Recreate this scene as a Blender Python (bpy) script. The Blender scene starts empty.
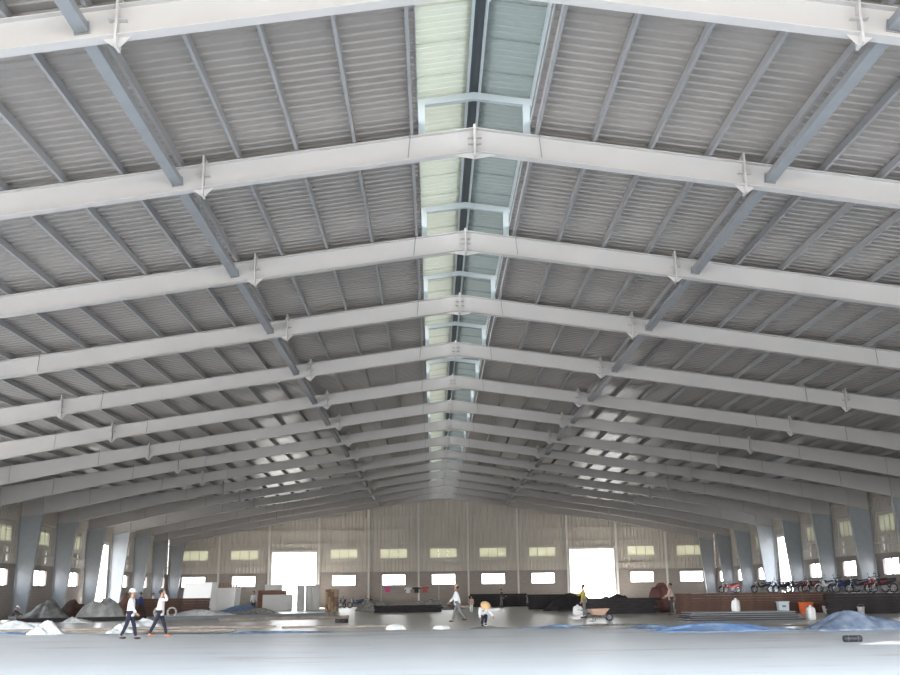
import bpy, bmesh, math, random
from mathutils import Vector, Matrix, Euler
random.seed(7)
PI = math.pi
scene = bpy.context.scene
COL = scene.collection

# ------------------------------------------------------------------ materials
def mat(name, rgb, rough=0.6, metal=0.0, spec=0.5, var=0.0, vscale=3.0, rgb2=None, bump=0.0, bscale=20.0):
    m = bpy.data.materials.new(name); m.use_nodes = True
    nt = m.node_tree; b = nt.nodes['Principled BSDF']
    b.inputs['Base Color'].default_value = (*rgb, 1)
    b.inputs['Roughness'].default_value = rough
    b.inputs['Metallic'].default_value = metal
    b.inputs['Specular IOR Level'].default_value = spec
    if var > 0 or rgb2:
        tc = nt.nodes.new('ShaderNodeTexCoord'); n = nt.nodes.new('ShaderNodeTexNoise')
        n.inputs['Scale'].default_value = vscale; n.inputs['Detail'].default_value = 5
        nt.links.new(tc.outputs['Object'], n.inputs['Vector'])
        r = nt.nodes.new('ShaderNodeValToRGB')
        r.color_ramp.elements[0].position = 0.35; r.color_ramp.elements[1].position = 0.68
        c2 = rgb2 or tuple(max(0, c * (1 - var)) for c in rgb)
        r.color_ramp.elements[0].color = (*c2, 1); r.color_ramp.elements[1].color = (*rgb, 1)
        nt.links.new(n.outputs['Fac'], r.inputs['Fac']); nt.links.new(r.outputs['Color'], b.inputs['Base Color'])
    if bump > 0:
        tc = nt.nodes.new('ShaderNodeTexCoord'); n = nt.nodes.new('ShaderNodeTexNoise')
        n.inputs['Scale'].default_value = bscale
        nt.links.new(tc.outputs['Object'], n.inputs['Vector'])
        bp = nt.nodes.new('ShaderNodeBump'); bp.inputs['Strength'].default_value = bump
        nt.links.new(n.outputs['Fac'], bp.inputs['Height']); nt.links.new(bp.outputs['Normal'], b.inputs['Normal'])
    return m

M = {}
M['steel'] = mat('grey_painted_steel', (0.445, 0.428, 0.418), 0.45, var=0.06, vscale=0.6)
M['strut'] = mat('blue_grey_steel', (0.225, 0.236, 0.25), 0.45, var=0.08)
M['column'] = mat('blue_grey_column_paint', (0.29, 0.31, 0.33), 0.45, var=0.08)
M['purlin'] = mat('galvanised_purlin', (0.245, 0.245, 0.25), 0.4)
M['gable'] = mat('pale_gable_steel', (0.62, 0.61, 0.58), 0.5)
M['roof'] = mat('roof_sheet_underside', (0.24, 0.217, 0.20), 0.28, spec=0.7, var=0.08, vscale=0.25)
M['clad'] = mat('wall_cladding', (0.53, 0.49, 0.435), 0.45, var=0.10, vscale=0.4)
M['ridgesteel'] = mat('pale_blue_steel', (0.34, 0.385, 0.40), 0.45)
M['cap'] = mat('dark_ridge_cap', (0.06, 0.07, 0.08), 0.6)  # shade at the ridge put into the cap's near-black colour
M['white'] = mat('white_plastic', (0.85, 0.85, 0.84), 0.45, var=0.06)
M['panel_white'] = mat('white_sandwich_panel', (0.93, 0.93, 0.91), 0.5)
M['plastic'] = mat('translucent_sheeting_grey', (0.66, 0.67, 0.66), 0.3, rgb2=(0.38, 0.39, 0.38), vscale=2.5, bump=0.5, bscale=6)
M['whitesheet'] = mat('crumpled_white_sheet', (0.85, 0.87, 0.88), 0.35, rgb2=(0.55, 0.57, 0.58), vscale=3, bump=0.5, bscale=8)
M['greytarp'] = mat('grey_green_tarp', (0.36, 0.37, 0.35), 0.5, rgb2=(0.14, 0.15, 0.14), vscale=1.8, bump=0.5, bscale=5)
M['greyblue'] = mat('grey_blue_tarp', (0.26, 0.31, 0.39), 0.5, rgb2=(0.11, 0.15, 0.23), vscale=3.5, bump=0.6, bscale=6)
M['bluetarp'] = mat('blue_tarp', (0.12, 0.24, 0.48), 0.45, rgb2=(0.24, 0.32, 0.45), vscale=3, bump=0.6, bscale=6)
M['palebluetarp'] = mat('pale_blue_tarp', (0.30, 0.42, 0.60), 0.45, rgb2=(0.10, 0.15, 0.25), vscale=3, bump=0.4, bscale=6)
M['redtarp'] = mat('red_tarp', (0.17, 0.07, 0.06), 0.7, rgb2=(0.11, 0.05, 0.045), vscale=2)
M['rust'] = mat('rust_brown_steel', (0.15, 0.08, 0.055), 0.8, rgb2=(0.09, 0.05, 0.04), vscale=3)
M['darksteel'] = mat('dark_steel', (0.04, 0.034, 0.035), 0.85, rgb2=(0.025, 0.022, 0.024), vscale=3)
M['plank'] = mat('dusty_plank', (0.36, 0.31, 0.26), 0.7, rgb2=(0.24, 0.20, 0.17), vscale=3)
M['timber'] = mat('pale_timber', (0.55, 0.42, 0.25), 0.7, var=0.3, vscale=5)
M['crate'] = mat('brown_crate', (0.33, 0.17, 0.12), 0.7, var=0.25)
M['foil'] = mat('silver_foil', (0.88, 0.87, 0.85), 0.4)
M['rubble'] = mat('grey_rubble', (0.44, 0.43, 0.40), 0.85, rgb2=(0.22, 0.21, 0.20), vscale=6)
M['black'] = mat('black_rubber', (0.02, 0.02, 0.025), 0.55)
M['chrome'] = mat('chrome', (0.7, 0.7, 0.7), 0.2, metal=1.0)
M['orange'] = mat('orange_plastic', (0.75, 0.16, 0.05), 0.45)
M['paleblue'] = mat('pale_blue_plastic', (0.62, 0.70, 0.74), 0.5)
M['tan'] = mat('tan_barrow_tray', (0.62, 0.40, 0.30), 0.6, var=0.15)
M['skin'] = mat('skin', (0.42, 0.24, 0.16), 0.55)
M['hair'] = mat('black_hair', (0.02, 0.018, 0.016), 0.6)
M['shirt_white'] = mat('white_cotton', (0.80, 0.83, 0.84), 0.8, var=0.05)
M['shirt_pink'] = mat('pale_pink_cotton', (0.74, 0.66, 0.64), 0.8, var=0.05)
M['navy'] = mat('navy_cloth', (0.013, 0.016, 0.032), 0.8)
M['blue'] = mat('blue_cloth', (0.03, 0.06, 0.25), 0.8)
M['lightblue'] = mat('light_blue_cloth', (0.22, 0.45, 0.72), 0.8)
M['greycloth'] = mat('grey_cloth', (0.20, 0.20, 0.20), 0.8)
M['darkcloth'] = mat('dark_cloth', (0.06, 0.06, 0.06), 0.8)
M['yellow'] = mat('yellow_olive_cloth', (0.50, 0.40, 0.08), 0.8)
M['straw'] = mat('straw_hat', (0.72, 0.48, 0.24), 0.75)
M['pink'] = mat('pink_cloth', (0.70, 0.10, 0.30), 0.8)
M['red'] = mat('red_paint', (0.45, 0.03, 0.03), 0.4)
M['beigecloth'] = mat('beige_cloth', (0.55, 0.40, 0.34), 0.8)
M['sandal'] = mat('orange_sandal', (0.55, 0.22, 0.12), 0.7)

def brick_mat():
    m = bpy.data.materials.new('grey_brick'); m.use_nodes = True
    nt = m.node_tree; b = nt.nodes['Principled BSDF']; b.inputs['Roughness'].default_value = 0.85
    tc = nt.nodes.new('ShaderNodeTexCoord'); sp = nt.nodes.new('ShaderNodeSeparateXYZ'); cb = nt.nodes.new('ShaderNodeCombineXYZ')
    ad = nt.nodes.new('ShaderNodeMath'); ad.operation = 'ADD'
    nt.links.new(tc.outputs['Object'], sp.inputs[0])
    nt.links.new(sp.outputs['X'], ad.inputs[0]); nt.links.new(sp.outputs['Y'], ad.inputs[1])
    nt.links.new(ad.outputs[0], cb.inputs['X']); nt.links.new(sp.outputs['Z'], cb.inputs['Y'])
    br = nt.nodes.new('ShaderNodeTexBrick'); br.inputs['Scale'].default_value = 1.0
    br.inputs['Brick Width'].default_value = 0.4; br.inputs['Row Height'].default_value = 0.2; br.inputs['Mortar Size'].default_value = 0.012
    br.inputs['Color1'].default_value = (0.31, 0.275, 0.25, 1); br.inputs['Color2'].default_value = (0.28, 0.245, 0.225, 1)
    br.inputs['Mortar'].default_value = (0.33, 0.30, 0.28, 1)
    nt.links.new(cb.outputs[0], br.inputs['Vector']); nt.links.new(br.outputs['Color'], b.inputs['Base Color'])
    return m
M['brick'] = brick_mat()
M['brickgrey'] = mat('grey_mortar_frame', (0.29, 0.255, 0.235), 0.8)

def trans_mat(name, rgb, tr=0.6):
    m = bpy.data.materials.new(name); m.use_nodes = True
    nt = m.node_tree; nt.nodes.remove(nt.nodes['Principled BSDF']); out = nt.nodes['Material Output']
    t = nt.nodes.new('ShaderNodeBsdfTranslucent'); d = nt.nodes.new('ShaderNodeBsdfDiffuse'); mx = nt.nodes.new('ShaderNodeMixShader')
    t.inputs['Color'].default_value = (*rgb, 1); d.inputs['Color'].default_value = (*rgb, 1); mx.inputs['Fac'].default_value = 1 - tr
    nt.links.new(t.outputs[0], mx.inputs[1]); nt.links.new(d.outputs[0], mx.inputs[2]); nt.links.new(mx.outputs[0], out.inputs['Surface'])
    return m
M['fibre'] = trans_mat('pale_green_fibreglass', (0.33, 0.35, 0.295), 0.05)  # left slope: its brighter daylight is put into a lighter sheet colour
M['fibre2'] = trans_mat('blue_grey_fibreglass', (0.17, 0.195, 0.185), 0.05)  # right slope: same sheeting, its shade put into a darker colour
M['ventpane'] = trans_mat('white_fibreglass', (0.80, 0.80, 0.78), 0.25)
M['louvre'] = trans_mat('yellow_green_fibreglass', (0.66, 0.66, 0.55), 0.15)

def floor_mat(name, c1, c2, stain, rough):
    m = bpy.data.materials.new(name); m.use_nodes = True
    nt = m.node_tree; b = nt.nodes['Principled BSDF']; b.inputs['Roughness'].default_value = rough; b.inputs['Specular IOR Level'].default_value = 1.0
    tc = nt.nodes.new('ShaderNodeTexCoord')
    mp = nt.nodes.new('ShaderNodeMapping'); mp.inputs['Scale'].default_value = (0.10, 0.30, 1)
    nt.links.new(tc.outputs['Object'], mp.inputs['Vector'])
    n = nt.nodes.new('ShaderNodeTexNoise'); n.inputs['Scale'].default_value = 1.6; n.inputs['Detail'].default_value = 8; n.inputs['Roughness'].default_value = 0.65
    nt.links.new(mp.outputs[0], n.inputs['Vector'])
    r = nt.nodes.new('ShaderNodeValToRGB'); r.color_ramp.elements[0].position = 0.32; r.color_ramp.elements[1].position = 0.62
    r.color_ramp.elements[0].color = (*stain, 1); r.color_ramp.elements[1].color = (*c1, 1)
    e = r.color_ramp.elements.new(0.44); e.color = (*c2, 1)
    nt.links.new(n.outputs['Fac'], r.inputs['Fac']); nt.links.new(r.outputs['Color'], b.inputs['Base Color'])
    n2 = nt.nodes.new('ShaderNodeTexNoise'); n2.inputs['Scale'].default_value = 12
    nt.links.new(tc.outputs['Object'], n2.inputs['Vector'])
    bp = nt.nodes.new('ShaderNodeBump'); bp.inputs['Strength'].default_value = 0.15
    nt.links.new(n2.outputs['Fac'], bp.inputs['Height']); nt.links.new(bp.outputs['Normal'], b.inputs['Normal'])
    return m
M['slab'] = floor_mat('pale_new_concrete', (0.76, 0.80, 0.83), (0.73, 0.765, 0.79), (0.56, 0.53, 0.50), 0.42)
M['dusty'] = floor_mat('dusty_concrete', (0.80, 0.775, 0.74), (0.76, 0.735, 0.70), (0.64, 0.61, 0.575), 0.28)
M['earth'] = floor_mat('pale_outdoor_ground', (0.30, 0.275, 0.24), (0.27, 0.25, 0.22), (0.22, 0.20, 0.18), 0.9)

# ------------------------------------------------------------------ mesh building
class MB:
    def __init__(s): s.v = []; s.f = []
    def add(s, vs, fs):
        b = len(s.v); s.v += [Vector(p) for p in vs]; s.f += [tuple(b + i for i in f) for f in fs]; return s
    def box(s, c, size, rot=None):
        c = Vector(c); R = rot.to_matrix() if rot else Matrix.Identity(3)
        h = [d / 2 for d in size]
        vs = [c + R @ Vector((sx * h[0], sy * h[1], sz * h[2])) for sx in (-1, 1) for sy in (-1, 1) for sz in (-1, 1)]
        return s.add(vs, [(0, 1, 3, 2), (4, 6, 7, 5), (0, 4, 5, 1), (2, 3, 7, 6), (0, 2, 6, 4), (1, 5, 7, 3)])
    def hexa(s, bot, top):        # two matching quads
        return s.add(list(bot) + list(top), [(3, 2, 1, 0), (4, 5, 6, 7)] + [(i, (i + 1) % 4, 4 + (i + 1) % 4, 4 + i) for i in range(4)])
    def prism(s, poly, vec):      # polygon (3d points) extruded by vec
        n = len(poly); vec = Vector(vec)
        vs = [Vector(p) for p in poly] + [Vector(p) + vec for p in poly]
        return s.add(vs, [tuple(range(n - 1, -1, -1)), tuple(range(n, 2 * n))] + [(i, (i + 1) % n, n + (i + 1) % n, n + i) for i in range(n)])
    def tube(s, pts, r, n=8, closed=False):
        pts = [Vector(p) for p in pts]; m = len(pts); rs = r if isinstance(r, (list, tuple)) else [r] * m
        rings = []; up = Vector((0, 0, 1))
        for i, p in enumerate(pts):
            if closed: d = pts[(i + 1) % m] - pts[i - 1]
            else: d = pts[min(i + 1, m - 1)] - pts[max(i - 1, 0)]
            d.normalize(); a = d.cross(up)
            if a.length < 1e-3: a = d.cross(Vector((0, 1, 0)))
            a.normalize(); b = a.cross(d)
            rings.append([p + (a * math.cos(2 * PI * k / n) + b * math.sin(2 * PI * k / n)) * rs[i] for k in range(n)])
        vs = [q for rg in rings for q in rg]; fs = []
        for i in range(m if closed else m - 1):
            j = (i + 1) % m
            for k in range(n): fs.append((i * n + k, i * n + (k + 1) % n, j * n + (k + 1) % n, j * n + k))
        if not closed: fs += [tuple(range(n - 1, -1, -1)), tuple((m - 1) * n + k for k in range(n))]
        return s.add(vs, fs)
    def lathe(s, prof, c=(0, 0, 0), n=20, axis='z'):   # (r, h) profile
        c = Vector(c); vs = []; fs = []
        for r, h in prof:
            for k in range(n):
                x, y = r * math.cos(2 * PI * k / n), r * math.sin(2 * PI * k / n)
                vs.append(c + (Vector((x, y, h)) if axis == 'z' else Vector((h, x, y)) if axis == 'x' else Vector((x, h, y))))
        for i in range(len(prof) - 1):
            for k in range(n): fs.append((i * n + k, i * n + (k + 1) % n, (i + 1) * n + (k + 1) % n, (i + 1) * n + k))
        fs += [tuple(range(n - 1, -1, -1)), tuple((len(prof) - 1) * n + k for k in range(n))]
        return s.add(vs, fs)
    def torus(s, c, R, r, axis='z', n=24, m=8):
        c = Vector(c); pts = []
        for k in range(n):
            a = 2 * PI * k / n; x, y = R * math.cos(a), R * math.sin(a)
            pts.append(c + (Vector((x, y, 0)) if axis == 'z' else Vector((0, x, y)) if axis == 'x' else Vector((x, 0, y))))
        return s.tube(pts, r, m, True)
    def ball(s, c, r, n=12, m=8):
        r = r if isinstance(r, (tuple, list)) else (r, r, r); c = Vector(c); vs = []; fs = []
        for i in range(m + 1):
            t = PI * i / m
            for k in range(n):
                a = 2 * PI * k / n
                vs.append(c + Vector((r[0] * math.sin(t) * math.cos(a), r[1] * math.sin(t) * math.sin(a), r[2] * math.cos(t))))
        for i in range(m):
            for k in range(n): fs.append((i * n + k, (i + 1) * n + k, (i + 1) * n + (k + 1) % n, i * n + (k + 1) % n))
        return s.add(vs, fs)
    def build(s, name, material, parent=None, smooth=False, loc=None, bevel=0):
        me = bpy.data.meshes.new(name); me.from_pydata([tuple(v) for v in s.v], [], s.f)
        bm = bmesh.new(); bm.from_mesh(me); bmesh.ops.remove_doubles(bm, verts=bm.verts, dist=1e-5)
        bmesh.ops.recalc_face_normals(bm, faces=bm.faces); bm.to_mesh(me); bm.free()
        me.materials.append(material)
        if smooth: me.polygons.foreach_set('use_smooth', [True] * len(me.polygons))
        o = bpy.data.objects.new(name, me); COL.objects.link(o)
        if parent: o.parent = parent
        if loc is not None: o.location = loc
        if bevel:
            bv = o.modifiers.new('bevel', 'BEVEL'); bv.width = bevel; bv.segments = 2; bv.limit_method = 'ANGLE'
        return o

def empty(name, loc=(0, 0, 0), rz=0.0):
    o = bpy.data.objects.new(name, None); COL.objects.link(o); o.location = loc; o.rotation_euler = (0, 0, rz); o.empty_display_size = 0.2
    return o
def tag(o, label=None, cat=None, group=None, kind=None):
    if label: o['label'] = label
    if cat: o['category'] = cat
    if group: o['group'] = group
    if kind: o['kind'] = kind
    return o
KIDS = {}
def copy_tree(o, parent=None):
    c = o.copy(); COL.objects.link(c); c.parent = parent
    for ch in list(o.children): copy_tree(ch, c)
    return c
def struct(o): o['kind'] = 'structure'; return o
ORD = ['first', 'second', 'third', 'fourth', 'fifth', 'sixth', 'seventh', 'eighth', 'ninth', 'tenth', 'eleventh', 'twelfth', 'thirteenth',
       'fourteenth', 'fifteenth', 'sixteenth', 'seventeenth', 'eighteenth', 'nineteenth', 'twentieth', 'twenty-first', 'twenty-second']

# ------------------------------------------------------------------ the hall's dimensions
ZR, SL = 12.36, 0.1425            # top of the rafters at the ridge, roof slope
HALF = 30.5                       # half width to the wall line
YW = 116.6                        # back wall
KS = list(range(-1, 14))
DY = {-1: 0.0, 0: -0.24, 1: -0.06, 2: -0.08, 3: 0.3, 4: 0.5, 5: 0.37, 6: 0.18, 7: 0.3, 8: 0.5, 9: 0.4, 10: 0.3, 11: 0.3, 12: -0.1, 13: 0.0}
def FY(k): return 23.2 + 7.1 * k + DY[k]
def rz(x): return ZR - SL * abs(x)
Y_ROOF0 = 5.5
BAY = 5.5243

# ------------------------------------------------------------------ ground, floor
MB().box((0, 60, -0.33), (600, 600, 0.5)).build('ground', M['earth'])['kind'] = 'structure'
struct(MB().box((0, (41 + YW) / 2, -0.06), (2 * HALF, YW - 41, 0.12)).build('floor', M['dusty']))
# the newer, paler slab in front, with an uneven front pour edge
sb = MB(); ed = []
for i in range(81):
    x = -HALF + 2 * HALF * i / 80
    base = 42.0 if x < -14 else 40.3 if x < -4 else 41.3 if x < 6.5 else 37.5
    ed.append((x, base + 0.5 * math.sin(x * 0.9) + 0.25 * math.sin(x * 2.3)))
vs = []
for x, y in ed: vs += [(x, 8.0, 0.022), (x, y, 0.022), (x, y, -0.05), (x, 8.0, -0.05)]
fs = []
for i in range(80):
    a, b = 4 * i, 4 * (i + 1)
    fs += [(a, b, b + 1, a + 1), (a + 1, b + 1, b + 2, a + 2), (a + 3, a + 2, b + 2, b + 3)]
sb.add(vs, fs); struct(sb.build('floor_slab', M['slab']))
struct(MB().box((0, 37, -0.045), (2 * HALF, 10, 0.09)).build('floor_underlay', M['dusty']))

# ------------------------------------------------------------------ roof sheeting (ribbed sheets running down the slope)
def ribbed_roof(side):
    y = Y_ROOF0; prof = []
    while y < YW + 0.3:
        prof += [(y, 0), (y + 0.205, 0), (y + 0.228, 0.04), (y + 0.277, 0.04)]; y += 0.30
    mb = MB(); vs = []; x0, x1 = 1.36, HALF + 0.5
    for (yy, dz) in prof:
        vs += [(side * x0, yy, rz(x0) + 0.235 + dz), (side * x1, yy, rz(x1) + 0.235 + dz)]
    fs = [(2 * i, 2 * i + 2, 2 * i + 3, 2 * i + 1) for i in range(len(prof) - 1)]
    mb.add(vs, fs)
    o = mb.build('ceiling_left' if side < 0 else 'ceiling_right', M['roof']); struct(o)
    return o
ribbed_roof(-1); ribbed_roof(1)

# purlins: one C section per line, running the whole length of the hall
PX = [1.52 + 1.385 * n for n in range(21)]
for side in (-1, 1):
    sname = 'left' if side < 0 else 'right'
    for n, px in enumerate(PX):
        zt = rz(px)
        w, h, t = 0.075, 0.20, 0.012
        c = [(0, 0), (w, 0), (w, 0.03), (w - t, 0.03), (w - t, t), (t, t), (t, h - t), (w - t, h - t), (w - t, h - 0.03), (w, h - 0.03), (w, h), (0, h)]
        poly = [(side * (px + a - w / 2), Y_ROOF0 + 0.1, zt + b + 0.02) for a, b in c]
        o = MB().prism(poly, (0, YW - Y_ROOF0 - 0.4, 0)).build('roof_purlin', M['purlin'])
        tag(o, f'{ORD[n]} thin grey roof purlin {sname} of the ridge, under the ribbed sheets', 'purlin', f'roof purlins on the {sname} slope')

# ------------------------------------------------------------------ portal frames
STA = [0.02, 6.6, 17.4, 22.0, 25.5, 29.95]
DEP = [0.62, 0.60, 0.66, 0.82, 1.02, 1.30]
def depth(x):
    for i in range(len(STA) - 1):
        if x <= STA[i + 1]:
            t = (x - STA[i]) / (STA[i + 1] - STA[i]); return DEP[i] * (1 - t) + DEP[i + 1] * t
    return DEP[-1]
FW, FT = 0.26, 0.022
def make_frame():
    root = empty('portal_frame', (0, 0, 0))
    for s in (-1, 1):
        r = MB()
        for i in range(len(STA) - 1):
            xa, xb = STA[i], STA[i + 1]; za, zb = rz(xa), rz(xb); da, db = DEP[i], DEP[i + 1]
            def bar(y0, y1, ta, ba, tb, bb):
                r.hexa([(s * xa, y0, za - ba), (s * xb, y0, zb - bb), (s * xb, y1, zb - bb), (s * xa, y1, za - ba)],
                       [(s * xa, y0, za - ta), (s * xb, y0, zb - tb), (s * xb, y1, zb - tb), (s * xa, y1, za - ta)])
            bar(-0.008, 0.008, FT, da - FT, FT, db - FT)
            bar(-FW / 2, FW / 2, 0, FT, 0, FT)
            bar(-FW / 2, FW / 2, da - FT, da, db - FT, db)
        r.build('rafter', M['steel'], root)
        # tapered column: outer flange upright, inner flange leaning in
        c = MB(); zt = rz(29.2) - depth(29.2) + 0.02; xo, xi0, xi1 = 30.0, 29.12, 28.45
        ztin = rz(28.45) - depth(28.45)
        c.prism([(s * xo, -0.008, 0.02), (s * xi0, -0.008, 0.02), (s * xi1, -0.008, ztin), (s * xo, -0.008, zt)], (0, 0.016, 0))
        c.box((s * (xo - 0.012), 0, zt / 2), (0.024, 0.30, zt - 0.04))
        c.hexa([(s * xi0, -0.15, 0.02), (s * (xi0 + 0.024), -0.15, 0.02), (s * (xi0 + 0.024), 0.15, 0.02), (s * xi0, 0.15, 0.02)],
               [(s * xi1, -0.15, ztin), (s * (xi1 + 0.024), -0.15, ztin), (s * (xi1 + 0.024), 0.15, ztin), (s * xi1, 0.15, ztin)])
        co = c.build('column', M['column'], root)
        MB().box((s * 29.56, 0, 0.012), (1.05, 0.42, 0.024)).build('base_plate', M['steel'], co)
        # knee plate
        MB().box((s * 28.47, 0, rz(28.47) - depth(28.47) / 2), (0.05, 0.30, depth(28.47) + 0.1)).build('knee_plate', M['steel'], root)
        # bolted splices with triangular gussets under the flange
        for x in (6.5, 17.4):
            d = depth(x); p = MB(); zt = rz(x)
            p.box((s * x, -0.005, zt - d / 2), (0.045, 0.31, d + 0.40))
            for q in (-1, 1):
                p.prism([(s * x + q * 0.02, -0.012, zt - d), (s * x + q * 0.24, -0.012, zt - d - q * s * (-SL) * 0 - 0.0 - SL * 0.24 * q * s), (s * x + q * 0.02, -0.012, zt - d - 0.20)], (0, 0.024, 0))
                p.prism([(s * x + q * 0.02, -0.012, zt + 0.0), (s * x + q * 0.14, -0.012, zt - SL * 0.14 * q * s), (s * x + q * 0.02, -0.012, zt + 0.16)], (0, 0.024, 0))
                p.box((s * x + q * 0.09, -0.07, zt - d * 0.5), (0.14, 0.12, 0.014))
                p.box((s * x + q * 0.09, 0.07, zt - d * 0.5), (0.14, 0.12, 0.014))
            p.build('splice_plate', M['steel'], root)
        for x in (1.56, 15.6, 20.2, 25.2):
            d = depth(x); zt = rz(x)
            MB().tube([(s * x, -0.11, zt + 0.12), (s * x, -0.15, zt - 0.05), (s * (x + 0.05), -0.13, zt - d + 0.03)], 0.014, 6).build('flange_brace', M['strut'], root)
    p = MB()
    p.box((0, -0.005, ZR - 0.33), (0.055, 0.31, 0.80))
    for q in (-1, 1):
        p.prism([(q * 0.02, -0.012, ZR - 0.62), (q * 0.52, -0.012, ZR - 0.62 - SL * 0.52), (q * 0.02, -0.012, ZR - 0.78)], (0, 0.024, 0))
        p.box((q * 0.09, -0.07, ZR - 0.26), (0.14, 0.12, 0.014)); p.box((q * 0.09, -0.07, ZR - 0.42), (0.14, 0.12, 0.014))
    p.build('ridge_plate', M['steel'], root)
    return root
FR = {}
NAMES = {}
proto = make_frame()
for i, k in enumerate(KS):
    o = proto if i == 0 else copy_tree(proto)
    o.location = (0, FY(k), 0)
    if i == 0: lab = 'nearest grey steel portal frame, its rafters crossing the top of the view'
    elif i == len(KS) - 1: lab = 'farthest grey steel portal frame, against the back wall'
    else: lab = f'{ORD[i]} grey steel portal frame from the front of the hall'
    tag(o, lab, 'steel frame', 'portal frames of the hall')

# struts: square tubes between neighbouring frames at 7.2 m either side of the ridge
SX = 7.13
def make_strut(side, y0, y1):
    z = rz(SX) - 0.33
    rot = Euler((0, math.atan(SL) * side, 0)); L = y1 - y0 - 0.03
    root = empty('roof_strut', (side * SX, y0, z))
    MB().box((0, L / 2 + 0.015, 0), (0.24, L - 0.03, 0.20), rot).build('tube', M['strut'], root, bevel=0.015)
    for yy in (0.018, L + 0.012): MB().box((0, yy, 0), (0.28, 0.016, 0.24), rot).build('end_plate', M['strut'], root)
    return root
for side in (-1, 1):
    sname = 'left' if side < 0 else 'right'
    ys = [Y_ROOF0 + 0.2] + [FY(k) for k in KS]
    for i in range(len(ys) - 1):
        o = make_strut(side, ys[i] + 0.008, ys[i + 1] - 0.008)
        where = 'in front of the nearest frame' if i == 0 else f'between the {ORD[i-1]} and {ORD[i]} frames'
        tag(o, f'blue-grey square strut on the {sname} slope, {where}', 'strut', 'roof struts')

# ------------------------------------------------------------------ ridge monitor
mon = empty('ridge_monitor', (0, 60, ZR)); tag(mon, 'raised ridge skylight with pale green sheets and small blue-white frames', 'roof skylight')
def W(p): return (p[0], p[1] - 60, p[2] - ZR)
ZM = ZR + 0.96                     # top of the small frames at the ridge
for s in (-1, 1):
    prof = []; y = Y_ROOF0
    cnt = 0
    while y < YW:
        prof += [(y, 0), (y + 0.15, 0), (y + 0.17, 0.02), (y + 0.23, 0.02)]; y += 0.25; cnt += 1
        if cnt % 6 == 0: prof += [(y - 0.006, -0.035), (y - 0.003, 0.0)]   # the lap of the next sheet
    vs = []
    for yy, dz in prof:
        vs += [W((s * 0.16, yy, ZM + 0.13 + dz - SL * 0.16)), W((s * 2.15, yy, ZM + 0.13 + dz - SL * 2.15))]  # eaves widened past the opening, unseen from below, to block a sun stripe
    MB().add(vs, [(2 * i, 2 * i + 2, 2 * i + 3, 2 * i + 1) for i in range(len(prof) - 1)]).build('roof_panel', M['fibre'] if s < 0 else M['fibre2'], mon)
    for x in (0.145, 1.42):
        MB().box(W((s * x, (Y_ROOF0 + YW) / 2, ZM + 0.06 - SL * x)), (0.06, YW - Y_ROOF0 - 0.3, 0.12)).build('purlin', M['ridgesteel'], mon)
    # edge flashing of the opening in the main roof
    MB().box(W((s * 1.37, (Y_ROOF0 + YW) / 2, rz(1.37) + 0.28)), (0.03, YW - Y_ROOF0 - 0.3, 0.14)).build('flashing', M['purlin'], mon)
MB().prism([W((-0.30, Y_ROOF0, ZM + 0.20 - SL * 0.3)), W((0, Y_ROOF0, ZM + 0.22)), W((0.30, Y_ROOF0, ZM + 0.20 - SL * 0.3)), W((0.30, Y_ROOF0, ZM + 0.215 - SL * 0.3)), W((0, Y_ROOF0, ZM + 0.235)), W((-0.30, Y_ROOF0, ZM + 0.215 - SL * 0.3))],
           (0, YW - Y_ROOF0, 0)).build('ridge_cap', M['cap'], mon)
for s in (-1, 1):
    MB().prism([W((0, YW - 0.02, ZR + 0.2)), W((s * 2.1, YW - 0.02, rz(2.1) + 0.3)), W((s * 2.1, YW - 0.02, ZM + 0.1 - SL * 2.1)), W((0, YW - 0.02, ZM + 0.1))], (0, 0.05, 0)).build('end_panel', M['clad'], mon)
pf = MB(); xw = 1.28
for s in (-1, 1):
    zb = rz(xw); zt = ZM - SL * xw
    zA, zB = rz(xw - 0.08) + 0.004, rz(xw + 0.08) + 0.004
    pf.hexa([(s * (xw - .08), -.08, zA), (s * (xw + .08), -.08, zB), (s * (xw + .08), .08, zB), (s * (xw - .08), .08, zA)], [(s * (xw - .08), -.08, zt - .1), (s * (xw + .08), -.08, zt - .1), (s * (xw + .08), .08, zt - .1), (s * (xw - .08), .08, zt - .1)])
    pf.hexa([(0, -0.07, ZM - 0.17), (s * 1.42, -0.07, ZM - 0.17 - SL * 1.42), (s * 1.42, 0.07, ZM - 0.17 - SL * 1.42), (0, 0.07, ZM - 0.17)],
            [(0, -0.07, ZM), (s * 1.42, -0.07, ZM - SL * 1.42), (s * 1.42, 0.07, ZM - SL * 1.42), (0, 0.07, ZM)])
for i, k in enumerate(KS):
    if i == 0: p0 = pf.build('small_frame', M['ridgesteel'], mon); o = p0
    else: o = p0.copy(); COL.objects.link(o); o.parent = mon
    o.location = (0, FY(k) - 60, -ZR)

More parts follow.
